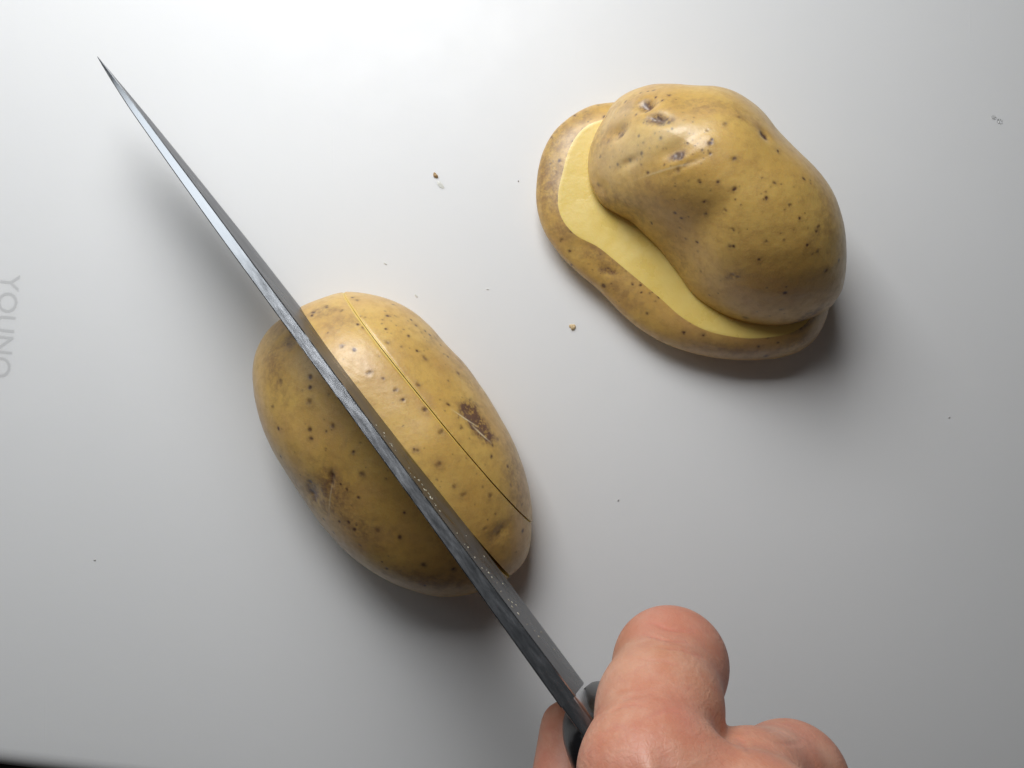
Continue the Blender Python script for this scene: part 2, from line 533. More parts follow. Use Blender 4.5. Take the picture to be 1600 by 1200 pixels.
# ---- right potato: lower slice
CROP1 = (2.6096, 820, 120)
low_out = [(965,158),(930,162),(900,176),(870,202),(850,235),(838,280),(838,325),(850,360),(872,392),(905,425),(935,450),(962,480),(1000,514),(1040,538),(1085,553),(1130,561),(1180,562),(1225,556),(1262,540),(1285,510),(1297,470),(1300,420),(1292,360),(1268,300),(1225,240),(1175,195),(1110,170),(1040,155)]
low_rim = [(944.5,183),(920,191),(902,208),(891,227),(880,266),(873,296),(874,327),(885,350),(903,368),(931,382),(954,400),(981,423),(1008,446),(1035,469),(1065,496),(1096,514),(1134,525),(1173,529),(1203,527),(1234,520),(1258,503),(1272,470),(1278,420),(1265,350),(1235,290),(1190,235),(1140,205),(1075,188),(1000,178)]
zcut = lambda X, Y: 13.0 + 0.05*(X - 48) - 0.03*(Y - 42)
low_spots = [(200,258,.5),(323,158,.5),(190,140,.4),(138,342,.5),(155,377,.45),(90,238,.35),(185,630,.55),(142,665,.5),(178,712,.45),(180,778,.4),(315,855,.7),(435,848,.35),(468,853,.35),(470,880,.25),(543,892,.42),(492,965,.42),(643,1048,.42),(727,1058,.45),(985,1060,.4),(1030,1090,.5),(955,1108,.5),(980,1145,.7),(255,180,.3),(120,385,.4,.5),(100,350,.4,.5),(300,110,.35,.5),(700,910,.2,.4)]
low_spots += scatter_spots(3, 45, (50, 130, 300, 520)) + scatter_spots(4, 25, (250, 700, 560, 930))
V, Fc, at, mi = dome(low_out, 6.5, (1085, 355), 0, 20, 2, 2, 0.0, 0.10, [], low_spots,
    [(340,790,3.5,1.3,-20,.35)],
    [(340,793,2.6,1.0,-8,.85),(330,740,8,4.0,-30,.32),(100,380,4,9,20,.28),(1150,1010,5,1.2,38,.5),(1100,1100,7,2.5,20,.3),(240,160,4,2,35,.3),(95,420,5,12,8,.42),(130,250,6,5,0,.38),(180,560,5,6,0,.32),(400,880,8,2.5,-38,.25),(900,1130,12,2,-8,.3)],
    CROP1, 11, rim=(low_rim, 13.0, zcut))
me = mesh_np("potato_slice", V, Fc, at, mi)
low = link("potato_slice", me, [M_SKIN, M_FLESH], smooth_angle=52)
tag(low, "bottom slice of the right potato, its yellow cut face showing as a curved band", "potato slice")

# ---- right potato: upper piece
up_out = [(945,183),(955,166),(968,153),(988,143),(1012,138),(1040,142),(1060,149),(1078,152),(1105,148),(1135,152),(1165,166),(1188,187),(1205,210),(1232,240),(1260,270),(1284,305),(1302,350),(1311,395),(1312,430),(1305,465),(1290,485),(1261,499),(1222,509),(1184,507),(1138,494),(1111,480),(1088,463),(1058,423),(1027,384),(989,346),(962,331),(939,315),(925,292),(920.5,273),(920,240),(930,210)]
up_spots = [(302,327,.42),(470,313,.42),(418,345,.42,.6),(375,362,.35),(288,445,.62),(497,393,.42),(618,385,.75,.55),(855,335,.62,.75),(757,262,.6),(748,313,.5),(762,250,.4),(713,432,.42),(783,432,.36),(858,462,.5),(985,503,.45),(1023,430,.42),(1142,415,.4),(733,513,.4),(813,548,.46),(610,560,.48),(640,583,.42),(738,565,.35),(517,603,.52),(845,628,.42),(652,663,.4,.5),(700,678,.42),(830,690,.5),(845,692,.38),(955,750,.42),(980,680,.36,.5),(1127,573,.42),(1087,525,.35),(1200,715,.5),(1230,797,.5),(1057,885,.5),(1050,955,.55,.5),(902,990,.5),(712,795,.38,.6),(845,812,.6,.4),(862,820,.5,.4),(1195,635,.45),(1203,615,.45),(1037,305,.4),(877,162,.5,.5),(822,187,.5,.5),(748,208,.42),(405,100,.46),(520,50,.4),(563,90,.4),(590,70,.3),(447,150,.3),(548,248,.4),(595,212,.3),(530,75,.3),(655,270,.35),(460,240,.3),(700,715,.4,.5),(1155,690,.3),(470,60,.3),(500,55,.3),(325,160,.35),(375,235,.6),(385,240,.4),(610,322,.55),(635,318,.4),(600,335,.35),(625,335,.35),(500,125,.65,1.0),(490,90,.5,.5),(512,160,.5),(545,160,.45),(575,175,.45),(560,190,.3),(530,185,.35),(480,185,.3),(975,225,.6),(990,242,.55),(330,262,.45,.5),(1285,750,.4)]
up_spots += [(478,95,.7,1),(505,112,.6,1),(492,130,.5,.9),(518,172,.6,1),(552,172,.6,1),(572,158,.5,.9),(535,150,.45,.8),(612,326,.7,.9),(632,330,.5,.8),(380,232,.6,.9),(365,225,.4,.7)]
up_spots += scatter_spots(8, 70, (300, 60, 760, 380), 0.13, 0.26) + scatter_spots(9, 50, (600, 400, 1250, 1000), 0.14, 0.28)
lumps = [(1012, 212, 13, 3.0), (995, 178, 7, 1.3), (958, 250, 7, 0.8), (1120, 200, 15, 1.6), (1080,160,5,-1.3), (1010, 320, 9, 0.8)]
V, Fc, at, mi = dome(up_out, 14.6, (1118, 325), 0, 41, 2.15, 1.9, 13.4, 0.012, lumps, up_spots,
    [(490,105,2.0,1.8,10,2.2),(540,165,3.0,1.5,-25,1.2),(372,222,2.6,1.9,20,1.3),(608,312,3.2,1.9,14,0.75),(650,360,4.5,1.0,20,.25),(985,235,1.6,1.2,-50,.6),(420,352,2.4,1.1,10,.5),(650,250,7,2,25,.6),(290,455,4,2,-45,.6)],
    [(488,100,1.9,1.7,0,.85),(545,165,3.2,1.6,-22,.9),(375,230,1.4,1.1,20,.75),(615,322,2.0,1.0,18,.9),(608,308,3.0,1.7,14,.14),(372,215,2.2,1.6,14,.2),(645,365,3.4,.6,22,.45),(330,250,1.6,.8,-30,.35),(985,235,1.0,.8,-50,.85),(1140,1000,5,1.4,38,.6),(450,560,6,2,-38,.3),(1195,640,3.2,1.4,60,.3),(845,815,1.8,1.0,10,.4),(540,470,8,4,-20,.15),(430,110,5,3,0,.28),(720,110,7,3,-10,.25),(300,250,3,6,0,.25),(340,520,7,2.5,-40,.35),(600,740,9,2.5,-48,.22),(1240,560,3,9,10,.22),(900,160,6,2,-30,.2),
     (575,382,6.0,.25,4,.35,1),(420,300,9,5,15,.30,1),(560,235,8,4,10,.30,1),(380,160,5,3,10,.2,1)],  # thin pale streak; the broad ellipses paint a highlight on the lobe
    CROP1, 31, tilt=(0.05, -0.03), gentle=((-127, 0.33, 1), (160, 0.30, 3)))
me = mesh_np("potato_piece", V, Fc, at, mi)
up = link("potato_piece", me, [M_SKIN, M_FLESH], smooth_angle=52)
tag(up, "upper piece of the right potato, with deep brown eyes, slipped askew on its bottom slice", "potato piece")

# ------------------------------------------------------------------ knife frame of reference
HS = W(888, 1097, 78.0)
TP = W(143, 82, 25.0)
U = TP - HS; LEN = np.linalg.norm(U); U /= LEN
zz = np.array([0, 0, 1.0])
up0 = zz - (zz @ U) * U; up0 /= np.linalg.norm(up0)
side = np.cross(up0, U); side /= np.linalg.norm(side)
if side[0] < 0: side = -side                      # points to the right face
LEAN = math.radians(2.6)
UPV = up0*math.cos(LEAN) + side*math.sin(LEAN); UPV /= np.linalg.norm(UPV)
SD = np.cross(UPV, U); SD /= np.linalg.norm(SD)
if SD[0] < 0: SD = -SD

# ---- left potato, cut by the knife and by an earlier cut
CROP2 = (2.3083, 380, 430)
left_out = [(475,479),(505,466),(537,456),(575,458),(612,469),(645,486),(672,508),(700,540),(728,572),(752,605),(780,650),(803,696),(818,740),(828,790),(830,830),(826,860),(812,885),(785,905),(750,920),(710,928),(672,924),(635,912),(598,893),(562,868),(530,840),(500,808),(475,770),(452,730),(430,692),(413,650),(402,605),(400,570),(406,542),(425,512),(448,493)]
L_spots = [(412,85,.45),(395,75,.35),(519,142,.42),(516,192,.36),(519,240,.55,.6),(596,215,.36),(545,103,.36),(625,180,.45),(675,212,.42),(660,200,.3),(627,270,.4),(660,297,.58,.6),(740,292,.45,.6),(777,352,.6,.6),(610,160,.35),(632,392,.5),(740,463,.45),(820,450,.5),(790,547,.5),(902,615,.42),(900,658,.48),(955,695,.42),(970,760,.6,.5),(1008,830,.45),(715,250,.3),
 (255,128,.6),(297,112,.45),(300,105,.35),(248,140,.55),(355,122,.42),(418,170,.45),(440,184,.4),(427,145,.4),(357,251,.5),(402,265,.52),(460,351,.72,.7),(511,368,.35),(555,407,.56),(580,444,.56),(658,479,.68,.65),(445,467,.5),(719,565,.68,.65),(617,627,.4),(629,630,.5,.5),(709,685,.66,.55),(766,762,.55),(796,797,.62,.5),(898,797,.66,.5),(877,915,.6,.4),(930,935,.7,.4),(1013,920,.5),
 (133,375,.6,.5),(240,362,.6),(238,400,.5),(236,455,.75,.6),(320,538,.6,.6),(105,468,.5),(126,548,.4),(240,552,.7,.7),(242,582,.5),(395,632,.5),(430,713,.7,.6),(375,773,.4),(415,800,.42),(318,715,.7),(316,745,.6),(248,785,1.0,.95),(240,745,.7,.8),(255,805,.8),(290,877,.5),(347,887,.4),(378,887,.4),(405,915,.55),(423,975,.5),(328,927,.4),(490,915,.65,.5),(565,940,.5),(515,1055,.5),(655,1043,.7),(765,1060,.6),(655,1118,.4),(135,650,.5),(155,235,.4),(590,850,.4),(410,900,.4),(500,1030,.3),(350,750,.3),(300,560,.3)]
L_spots += scatter_spots(12, 90, (90, 120, 1000, 1050), 0.13, 0.26) + scatter_spots(13, 30, (500, 90, 780, 330), 0.14, 0.26)
L_dents = [(850,540,4.5,1.8,-52,.3),(815,490,1.8,1.4,-45,.2),(250,780,3.0,2.2,70,.45),(316,730,2.6,.8,85,.6),(160,235,4,2,30,.5),(930,930,3,1.5,40,.5)]
L_dirts = [(850,540,5.6,1.7,-50,1.3),(818,485,2.6,2.0,-40,1.2),(885,580,2.0,1.2,-60,1.3),(806,517,3.0,.16,-34,.9,1),(862,572,2.6,.18,-45,.9,1),(250,780,2.2,3.4,10,.7),(310,790,6,7,10,.55),(316,730,.8,2.4,-5,.8),(160,235,4,2,30,.45),(350,165,6,3,10,.22),(400,900,9,5,-30,.35),(930,930,5,3,45,.3),(300,130,5,1.2,20,.3),(270,125,3.0,1.0,25,.45),(110,320,3.5,10,12,.32),(985,720,3,10,10,.32),(700,1110,10,3,-8,.3),(860,300,8,3,-55,.2),(200,800,4,8,30,.3),(600,1080,9,2.5,-15,.25),(700,225,1.2,4,-50,.3),
           (312,800,.22,4.5,-12,.35,1)]
L_lumps = [(530,570,12,1.0),(700,650,14,0.8),(560,760,16,0.6)]
# earlier cut
s0 = W(537, 455, 9); s1 = W(828, 813, 9)
sdv = Vector(s1 - s0).normalized(); ns = Vector((-sdv.y, sdv.x, 0)).normalized()
if ns.x < 0: ns = -ns                              # points up-right, to the outer slice
V, Fc, at, mi = dome(left_out, 8.5, (612, 690), 0, 33.0, 2.2, 1.95, 0.0, 0.09, L_lumps, L_spots, L_dents, L_dirts, CROP2, 51, groove=(s0, np.array(sdv), np.array(ns), np.linalg.norm(s1 - s0)))
pot_me = mesh_np("left_potato", V, Fc, at, mi)

def cut_piece(name, planes, shift=(0, 0, 0)):
    bm = bmesh.new(); bm.from_mesh(pot_me)
    for co, no in planes:       # keep the side the normal points away from
        g = bm.verts[:] + bm.edges[:] + bm.faces[:]
        r = bmesh.ops.bisect_plane(bm, geom=g, dist=1e-7, plane_co=Vector(co)*MM, plane_no=Vector(no), clear_outer=True, clear_inner=False)
        ed = [e for e in r['geom_cut'] if isinstance(e, bmesh.types.BMEdge)]
        f = bmesh.ops.contextual_create(bm, geom=ed)['faces']
        for x in f: x.material_index = 1; x.smooth = False
        bmesh.ops.triangulate(bm, faces=f)
    bmesh.ops.recalc_face_normals(bm, faces=bm.faces)
    bmesh.ops.translate(bm, verts=bm.verts, vec=Vector(shift)*MM)
    me = bpy.data.meshes.new(name); bm.to_mesh(me); bm.free()
    return link(name, me, [M_SKIN, M_FLESH], smooth_angle=48)

nk = Vector((SD[0], SD[1], SD[2])).normalized()
kp = Vector(HS)                                    # a point in the blade's middle plane
gap = 0.75
kedge = kp - Vector(UPV)*41.0
nkt = (nk - Vector(UPV)*0.030).normalized()        # the cut face lies against the wedge of the blade
pA = cut_piece("potato_slice", [(Vector(s0) + ns*0.02, -ns)], (0.0, 0.0, 0.0))
Rz = Matrix.Translation(Vector(s0)*MM) @ Matrix.Rotation(math.radians(0.20), 4, 'Z') @ Matrix.Translation(-Vector(s0)*MM)
pA.data.transform(Rz)
pB = cut_piece("potato_slice", [(Vector(s0) - ns*0.02, ns), (kedge + nk*0.12, -nkt)], (0, -0.1, 0))
co = np.empty(len(pB.data.vertices)*3); pB.data.vertices.foreach_get('co', co); co = co.reshape(-1, 3)
al = ((co/MM - s0) @ np.array(sdv)) / np.linalg.norm(s1 - s0)
co[:, 2] *= 1 + 0.010*np.clip(1.25 - 1.6*al, 0, 1); pB.data.vertices.foreach_set('co', co.ravel()); pB.data.update()
pC = cut_piece("potato_slice", [(kp - nk*(gap), nk)], (-0.2, -0.4, 0))
tag(pA, "outer slice of the cut potato, with a torn purple scar, right of the thin slit", "potato slice")
tag(pB, "middle slice of the half cut potato, between the knife blade and the thin slit", "potato slice")
tag(pC, "large shaded piece of the half cut potato left of and below the knife blade", "potato piece")
bpy.data.meshes.remove(pot_me)

# ------------------------------------------------------------------ knife
knife = empty("kitchen_knife", tuple(HS))
tag(knife, "long chef's knife with a steel blade and black handle, cutting into the lower left potato", "knife")
Mk = Matrix((( U[0], SD[0], UPV[0]), (U[1], SD[1], UPV[1]), (U[2], SD[2], UPV[2]))).to_4x4()
if Mk.to_3x3().determinant() < 0:
    flip = -1.0
    Mk = Matrix((( U[0], -SD[0], UPV[0]), (U[1], -SD[1], UPV[1]), (U[2], -SD[2], UPV[2]))).to_4x4()
else: flip = 1.0
knife.matrix_world = Matrix.Translation(Vector(HS)*MM) @ Mk
# local axes: x along to the tip, y across (flip*y is the right face), z up; mm

LEN2 = LEN * 1.014
def interp(x, xs, ys): return float(np.interp(x * (180.0 / LEN2 if x > 0 else 1.0), xs, ys))
SP_X = [-30, 0, 60, 110, 140, 158, 170, 176, 180]; SP_Z = [0, 0, 0, 0, -0.4, -1.2, -2.4, -3.4, -4.2]
ED_X = [0, 30, 60, 90, 110, 130, 148, 162, 172, 180]; ED_Z = [-41.5, -41.5, -40.5, -38, -35, -30.5, -24, -17, -11, -4.6]
TH_X = [-30, 0, 40, 120, 160, 176, 180]; TH = [3.7, 3.4, 2.6, 2.4, 1.7, 0.7, 0.15]
def smooth_curve(xs, ys):
    xs = np.array(xs, float); ys = np.array(ys, float)
    g = np.linspace(xs[0], xs[-1], 600); v = np.interp(g, xs, ys)
    k = 25; ker = np.hanning(2*k+1); ker /= ker.sum()
    vp = np.concatenate([v[0] - (v[k:0:-1] - v[0]), v, v[-1] + (v[-1] - v[-2:-k-2:-1])])
    return g, np.convolve(vp, ker, mode='valid')
spg, spv = smooth_curve(SP_X, SP_Z); edg, edv = smooth_curve(ED_X, ED_Z); thg, thv = smooth_curve(TH_X, TH)
NS = 260
xs = np.linspace(0, LEN2, NS)
rng = np.random.RandomState(4)
rows = []
for x in xs:
    zs = interp(x, spg, spv); ze = min(interp(x, edg, edv), zs - 0.3); t = max(interp(x, thg, thv), 0.15) / 2
    h = zs - ze
    # ring: spine left..right, faces down to the edge
    nick = 0.05*rng.rand()**4 if 35 < x < 95 else 0.01*rng.rand()
    b = min(0.22, t*0.4)
    ring = [(-t + b, zs), (t - b, zs), (t - nick, zs - b - nick), (t*0.93, zs - h*0.25), (t*0.74, zs - h*0.5), (t*0.42, zs - h*0.8), (min(0.10, t), ze + min(0.8, h*.3)), (0.012, ze),
            (-min(0.10, t), ze + min(0.8, h*.3)), (-t*0.42, zs - h*0.8), (-t*0.74, zs - h*0.5), (-t*0.93, zs - h*0.25), (-t + nick, zs - b - nick)]
    rows.append([(x, y, z) for y, z in ring])
n = len(rows[0]); V = np.array([p for r in rows for p in r])
faces = []; mi = []
for j in range(NS-1):
    for i in range(n):
        i2 = (i+1) % n
        faces.append([j*n+i, j*n+i2, (j+1)*n+i2, (j+1)*n+i]); mi.append(1 if i in (0, 1, 12) else 0)
faces.append(list(range(n))); mi.append(0); faces.append(list(reversed(range((NS-1)*n, NS*n)))); mi.append(0)
me = mesh_np("blade", V, faces, None, mi)
bm = bmesh.new(); bm.from_mesh(me); bmesh.ops.recalc_face_normals(bm, faces=bm.faces); bm.to_mesh(me); bm.free()
blade = link("blade", me, [M_BLADE, M_SPINE], knife, smooth_angle=28)

# tang / bolster strip running back over the handle
def loft_box(name, secs, mat, parent, sub=0, ang=35):
    """secs: list of (x, half width left, half width right, z bottom, z top, roundness)"""
    K = 72; rows = []
    for (x, hl, hr, zb, zt, e) in secs:
        r = []
        for k in range(K):
            a = 2*math.pi*k/K
            cx_, cz_ = math.cos(a), math.sin(a)
            sx = math.copysign(abs(cx_)**e, cx_); sz = math.copysign(abs(cz_)**e, cz_)
            r.append((x, sx*(hr if sx > 0 else hl), (zb+zt)/2 + sz*(zt-zb)/2))
        rows.append(r)
    V = np.array([p for r in rows for p in r]); faces = grid_quads(len(rows), K).tolist()
    faces.append(list(range(K))); faces.append([(len(rows)-1)*K + k for k in reversed(range(K))])
    me = mesh_np(name, V, faces)
    bm = bmesh.new(); bm.from_mesh(me); bmesh.ops.recalc_face_normals(bm, faces=bm.faces); bm.to_mesh(me); bm.free()
    return link(name, me, mat, parent, smooth_angle=ang)
loft_box("tang", [(0.2, 1.7, 1.7, -20, -0.02, 0.2), (-14, 1.75, 1.75, -20, -0.05, 0.2), (-40, 1.6, 1.6, -18, -0.3, 0.2)], M_SPINE, knife)
hs = [(-0.6, 2.6, 2.6, -33, -20, 0.8), (-1.6, 4.6, 4.6, -38, -12, 0.75), (-3.5, 6.3, 6.3, -39.5, -5, 0.7), (-7, 7.8, 7.8, -37, -2.2, 0.68), (-14, 9.3, 9.3, -31, -1.2, 0.7), (-24, 10, 10, -27, -0.6, 0.75), (-45, 10.5, 10.5, -26, 0.2, 0.8), (-80, 10.2, 10.2, -28, 0.8, 0.8), (-105, 10.5, 10.5, -31, -1, 0.8), (-116, 8.5, 8.5, -30, -5, 0.8), (-120, 4, 4, -24, -12, 0.8)]
xsn = np.linspace(0, len(hs)-1, 120); hs2 = []
A = np.array(hs)
for q in xsn:
    hs2.append(tuple(np.mean([np.interp(q + o_, np.arange(len(hs)), A[:, k]) for o_ in np.linspace(-.6, .6, 9)]) for k in range(6)))
loft_box("handle", hs2, M_BLACK, knife, ang=60)

# wet starch flecks left along the right face of the blade
rs = random.Random(21)
bm = bmesh.new()
def fleck(x, z, sx, sz):
    zs = interp(x, spg, spv); ze = interp(x, edg, edv); t = interp(x, thg, thv)/2
    f = (zs - z) / (zs - ze)
    y = flip * (t * np.interp(f, [0, .25, .5, .8, 1], [1, .93, .74, .42, .05]) + 0.02)
    m = Matrix.Translation((x*MM, y*MM, z*MM)) @ Matrix.Rotation(rs.uniform(-.5, .5), 4, 'Y') @ Matrix.Diagonal((sx*MM, 0.10*MM, sz*MM, 1))
    bmesh.ops.create_icosphere(bm, subdivisions=1, radius=1.0, matrix=m)
for c in range(6):          # clusters where the juice has dried
    xc = rs.uniform(10, 75); zc_ = -rs.uniform(2.5, 9)
    for k in range(rs.randint(3, 9)):
        fleck(max(4, xc + rs.gauss(0, 3.0)), min(-0.8, zc_ + rs.gauss(0, 1.2)), rs.uniform(.10, .60)*rs.uniform(.4, 1), rs.uniform(.03, .10))
for k in range(14):
    x = rs.uniform(2, 40); fleck(x, -rs.uniform(3, 24), rs.uniform(.1, .3), rs.uniform(.05, .12))
me = bpy.data.meshes.new("starch_flecks"); bm.to_mesh(me); bm.free()
fl = link("starch_flecks", me, M_WET, knife, smooth_angle=60); fl['kind'] = 'stuff'

# ------------------------------------------------------------------ the hand
Jt = {
 'i_mcp': (20.2, -57.0, 106, 9.7), 'i_mid': (23.7, -52.4, 93, 9.7), 'i_pip': (28.1, -49.7, 79, 9.55), 'i_dip': (27.5, -63, 60, 8.0), 'i_tip': (22, -76, 44, 6.6),
 'm_mcp': (33.5, -64.5, 110, 11.0), 'm_mid': (37.6, -63.6, 96, 8.6), 'm_pip': (47.6, -67.9, 84, 9.3), 'm_dip': (42.5, -78.5, 61, 8.3), 'm_tip': (30, -80, 50, 7.4),
 'r_mcp': (45.5, -79, 110, 10.5), 'r_pip': (62, -86, 88, 9.3), 'r_dip': (56, -95, 68, 8.0), 'r_tip': (42, -94, 56, 7.2),
 'p_mcp': (56, -94, 107, 9.5), 'p_pip': (74, -104, 92, 8.0), 'p_dip': (68, -111, 76, 7.0), 'p_tip': (55, -108, 66, 6.2),
 't_tip': (12.8, -73.0, 53, 6.4), 't_pad': (10.9, -71.9, 50, 4.2), 't_ip': (10.0, -93, 66, 8.4), 't_mcp': (9.5, -118, 86, 10.5), 't_cmc': (18, -142, 104, 14),
 'wrist': (34, -165, 118, 19), 'wrist2': (24, -163, 118, 17), 'fore': (30, -250, 120, 26), 'fore2': (30, -330, 118, 30),
}
def P(k): return np.array(Jt[k][:3]), Jt[k][3]
chains = [  # bones of one blend group each
 ['wrist2', 'i_mcp', 'i_mid', 'i_pip', 'i_dip', 'i_tip'], ['wrist', 'm_mcp', 'm_mid', 'm_pip', 'm_dip', 'm_tip'], ['wrist', 'r_mcp', 'r_pip', 'r_dip', 'r_tip'],
 ['wrist', 'p_mcp', 'p_pip', 'p_dip', 'p_tip'], ['wrist2', 't_cmc', 't_mcp', 't_ip', 't_tip'], ['wrist', 'fore', 'fore2'], ['i_mcp', 'm_mcp', 'r_mcp', 'p_mcp'], ['t_mcp', 'i_mcp'], ['t_ip', 't_pad']]
def cone_sdf(X, a, ra, b, rb):
    ab = b - a; L2 = ab @ ab
    t = np.clip(((X - a) @ ab) / L2, 0, 1)
    d = np.linalg.norm(X - a - t[:, None]*ab, axis=1)
    # slimmer mid-shaft than joints
    return d - (ra + (rb - ra)*t)
def smin(a, b, k):
    h = np.clip(0.5 + 0.5*(b - a)/k, 0, 1)
    return b*(1-h) + a*h - k*h*(1-h)
def ell(X, c, r, strength, A=None):
    """a rounded bump or hollow: gaussian added to the distance"""
    d = (X - np.array(c)) / np.array(r)
    return strength * np.exp(-(d*d).sum(1))
def seg_g(X, a, b, r, s):
    a = np.array(a, float); b = np.array(b, float); ab = b - a
    t = np.clip(((X - a) @ ab) / (ab @ ab), 0, 1)
    d = np.linalg.norm(X - a - t[:, None]*ab, axis=1)
    return s * np.exp(-(d/r)**2)
CREASES = [(1015, 972, 1085, 985, 84, 0.43, 0.30), (1005, 990, 1075, 1003, 86, 0.38, 0.27), (1030, 1012, 1100, 1028, 87, 0.38, 0.23), (1000, 1032, 1060, 1040, 92, 0.43, 0.19),
           (960, 1110, 1000, 1102, 106, 0.47, 0.23), (1010, 1120, 1060, 1112, 106, 0.47, 0.19), (940, 1150, 975, 1138, 110, 0.47, 0.19), (1200, 1142, 1235, 1150, 93, 0.47, 0.27), (1215, 1160, 1255, 1158, 94, 0.38, 0.19), (1150, 1150, 1170, 1175, 100, 0.47, 0.23),
           (852, 1140, 870, 1146, 57, 0.38, 0.28), (850, 1158, 872, 1163, 59, 0.38, 0.23)]
CREASE3D = []
def crease_field(X):
    f_all = np.zeros(len(X))
    if not CREASE3D: return f_all
    near_ = np.where((X[:, 1] > -72) & (X[:, 2] > 44))[0]
    X = X[near_]; f = np.zeros(len(X))
    for (P_, w_, s_) in CREASE3D:
        g = np.zeros(len(X))
        for i_ in range(len(P_) - 1):
            taper = 1 - 0.7*abs((i_ + 0.5)/(len(P_) - 1)*2 - 1)**2
            g = np.maximum(g, seg_g(X, P_[i_], P_[i_+1], w_, s_*taper))
        f = f + g
    f_all[near_] = f
    return f_all
def hand_sdf(X):
    out = None
    for ci, ch in enumerate(chains):
        g = None
        for a, b in zip(ch[:-1], ch[1:]):
            pa, ra = P(a); pb, rb = P(b)
            if ch == ['t_mcp', 'i_mcp']: ra, rb = 7.0, 7.0
            d = cone_sdf(X, pa, ra, pb, rb)
            g = d if g is None else smin(g, d, 2.5)
        out = g if out is None else smin(out, g, 2.4 if ci < 4 else 3.2)
    # surface shaping on what the photograph shows
    kn = W(1003, 1158, 119); k2 = W(1062, 1172, 120)
    out = out - seg_g(X, W(994, 1135, 115), W(1018, 1205, 117), 1.8, 0.85)      # tendon ridge at the index knuckle
    out = out - seg_g(X, W(1058, 1150, 116), W(1085, 1215, 121), 2.0, 0.55)
    out = out + seg_g(X, W(1032, 1150, 115), W(1048, 1205, 117), 1.5, 0.8)     # groove between
    out = out + seg_g(X, W(1040, 985, 84), W(1102, 1022, 82), 0.8, 0.22)         # short crease on the finger
    out = out + seg_g(X, W(975, 1095, 104), W(1020, 1080, 104), 0.9, 0.16)
    out = out + seg_g(X, W(985, 1100, 104), W(1050, 1092, 104), 0.7, 0.12)
    out = out - seg_g(X, W(1225, 1165, 92), W(1262, 1190, 92), 2.6, 0.5)         # bony middle knuckle
    out = out + crease_field(X)
    out = out + seg_g(X, W(1130, 1160, 104), W(1180, 1210, 106), 4.0, 0.8)
    return out
def on_hand(px, py):
    zs_ = np.arange(126.0, 40.0, -0.1)
    pts = np.array([W(px, py, z) for z in zs_])
    hit = np.where(hand_sdf(pts) < 0)[0]
    return pts[hit[0]] if len(hit) else pts[300]
tmpC = []
rc = np.random.RandomState(8)
for c in CREASES:
    pts_ = []
    for t_ in np.linspace(0, 1, 6):
        bow = 4.0*math.sin(math.pi*t_) * (1 if c[0] % 2 else -1)
        pts_.append(on_hand(c[0] + (c[2]-c[0])*t_ + rc.normal()*0.8, c[1] + (c[3]-c[1])*t_ + bow + rc.normal()*0.8))
    tmpC.append((pts_, c[5], c[6]))
CREASE3D = tmpC
def grad(X, e=0.05):
    g = np.zeros_like(X)
    for k in range(3):
        dx = np.zeros(3); dx[k] = e
        g[:, k] = (hand_sdf(X + dx) - hand_sdf(X - dx)) / (2*e)
    L = np.linalg.norm(g, axis=1); L[L == 0] = 1
    return g / L[:, None]
bm = bmesh.new()
for ch in chains:
    for a, b in zip(ch[:-1], ch[1:]):
        pa, ra = P(a); pb, rb = P(b)
        if ch == ['t_mcp', 'i_mcp']: ra, rb = 7.0, 7.0
        steps = max(3, int(np.linalg.norm(pb - pa) / 4))
        for k in range(steps + 1):
            t = k/steps; c = pa + (pb-pa)*t
            bmesh.ops.create_icosphere(bm, subdivisions=2, radius=(ra + (rb-ra)*t)*MM, matrix=Matrix.Translation(Vector(c)*MM))
me0 = bpy.data.meshes.new("tmp"); bm.to_mesh(me0); bm.free()
tmp = bpy.data.objects.new("tmp", me0); COL.objects.link(tmp)
rm = tmp.modifiers.new("r", 'REMESH'); rm.mode = 'VOXEL'; rm.voxel_size = 0.85*MM
dg = bpy.context.evaluated_depsgraph_get()
me = bpy.data.meshes.new_from_object(tmp.evaluated_get(dg))
bpy.data.objects.remove(tmp); bpy.data.meshes.remove(me0)
bm = bmesh.new(); bm.from_mesh(me)        # finer skin where the hand faces the viewer
cc_ = Vector(W(1050, 1090, 100))*MM
ff = [f for f in bm.faces if (f.calc_center_median() - cc_).length < 0.034 and f.normal.z > -0.3]
ee = list({e for f in ff for e in f.edges})
bmesh.ops.subdivide_edges(bm, edges=ee, cuts=1, use_grid_fill=True)
bm.to_mesh(me); bm.free()
X = np.empty(len(me.vertices)*3); me.vertices.foreach_get('co', X); X = X.reshape(-1, 3)/MM
E = np.empty(len(me.edges)*2, dtype=int); me.edges.foreach_get('vertices', E); E = E.reshape(-1, 2)
deg = np.zeros(len(X)); np.add.at(deg, E[:, 0], 1); np.add.at(deg, E[:, 1], 1)
for it in range(7):
    d = hand_sdf(X); X = X - grad(X) * np.clip(d, -2, 2)[:, None]
    if it < 6:    # relax along the surface between projections
        S = np.zeros_like(X); np.add.at(S, E[:, 0], X[E[:, 1]]); np.add.at(S, E[:, 1], X[E[:, 0]])
        X = X + 0.5*(S/deg[:, None] - X)
d = hand_sdf(X); X = X - grad(X) * np.clip(d, -2, 2)[:, None]
me.vertices.foreach_set('co', (X*MM).ravel())
red = np.zeros(len(X))
for c, r, s in ((W(1050, 968, 84), 7, .7), (W(1010, 1175, 116), 6, .45), (W(1040, 1160, 116), 4, .7), (W(1250, 1165, 92), 7, .8), (W(1060, 1130, 108), 6, .5), (W(940, 1190, 108), 4, .4),
                (W(855, 1180, 60), 6, .6), (W(1115, 1105, 80), 6, .7), (W(1180, 1190, 100), 5, .35)):
    red = np.maximum(red, s*np.exp(-(((X - c)**2).sum(1))/r**2))
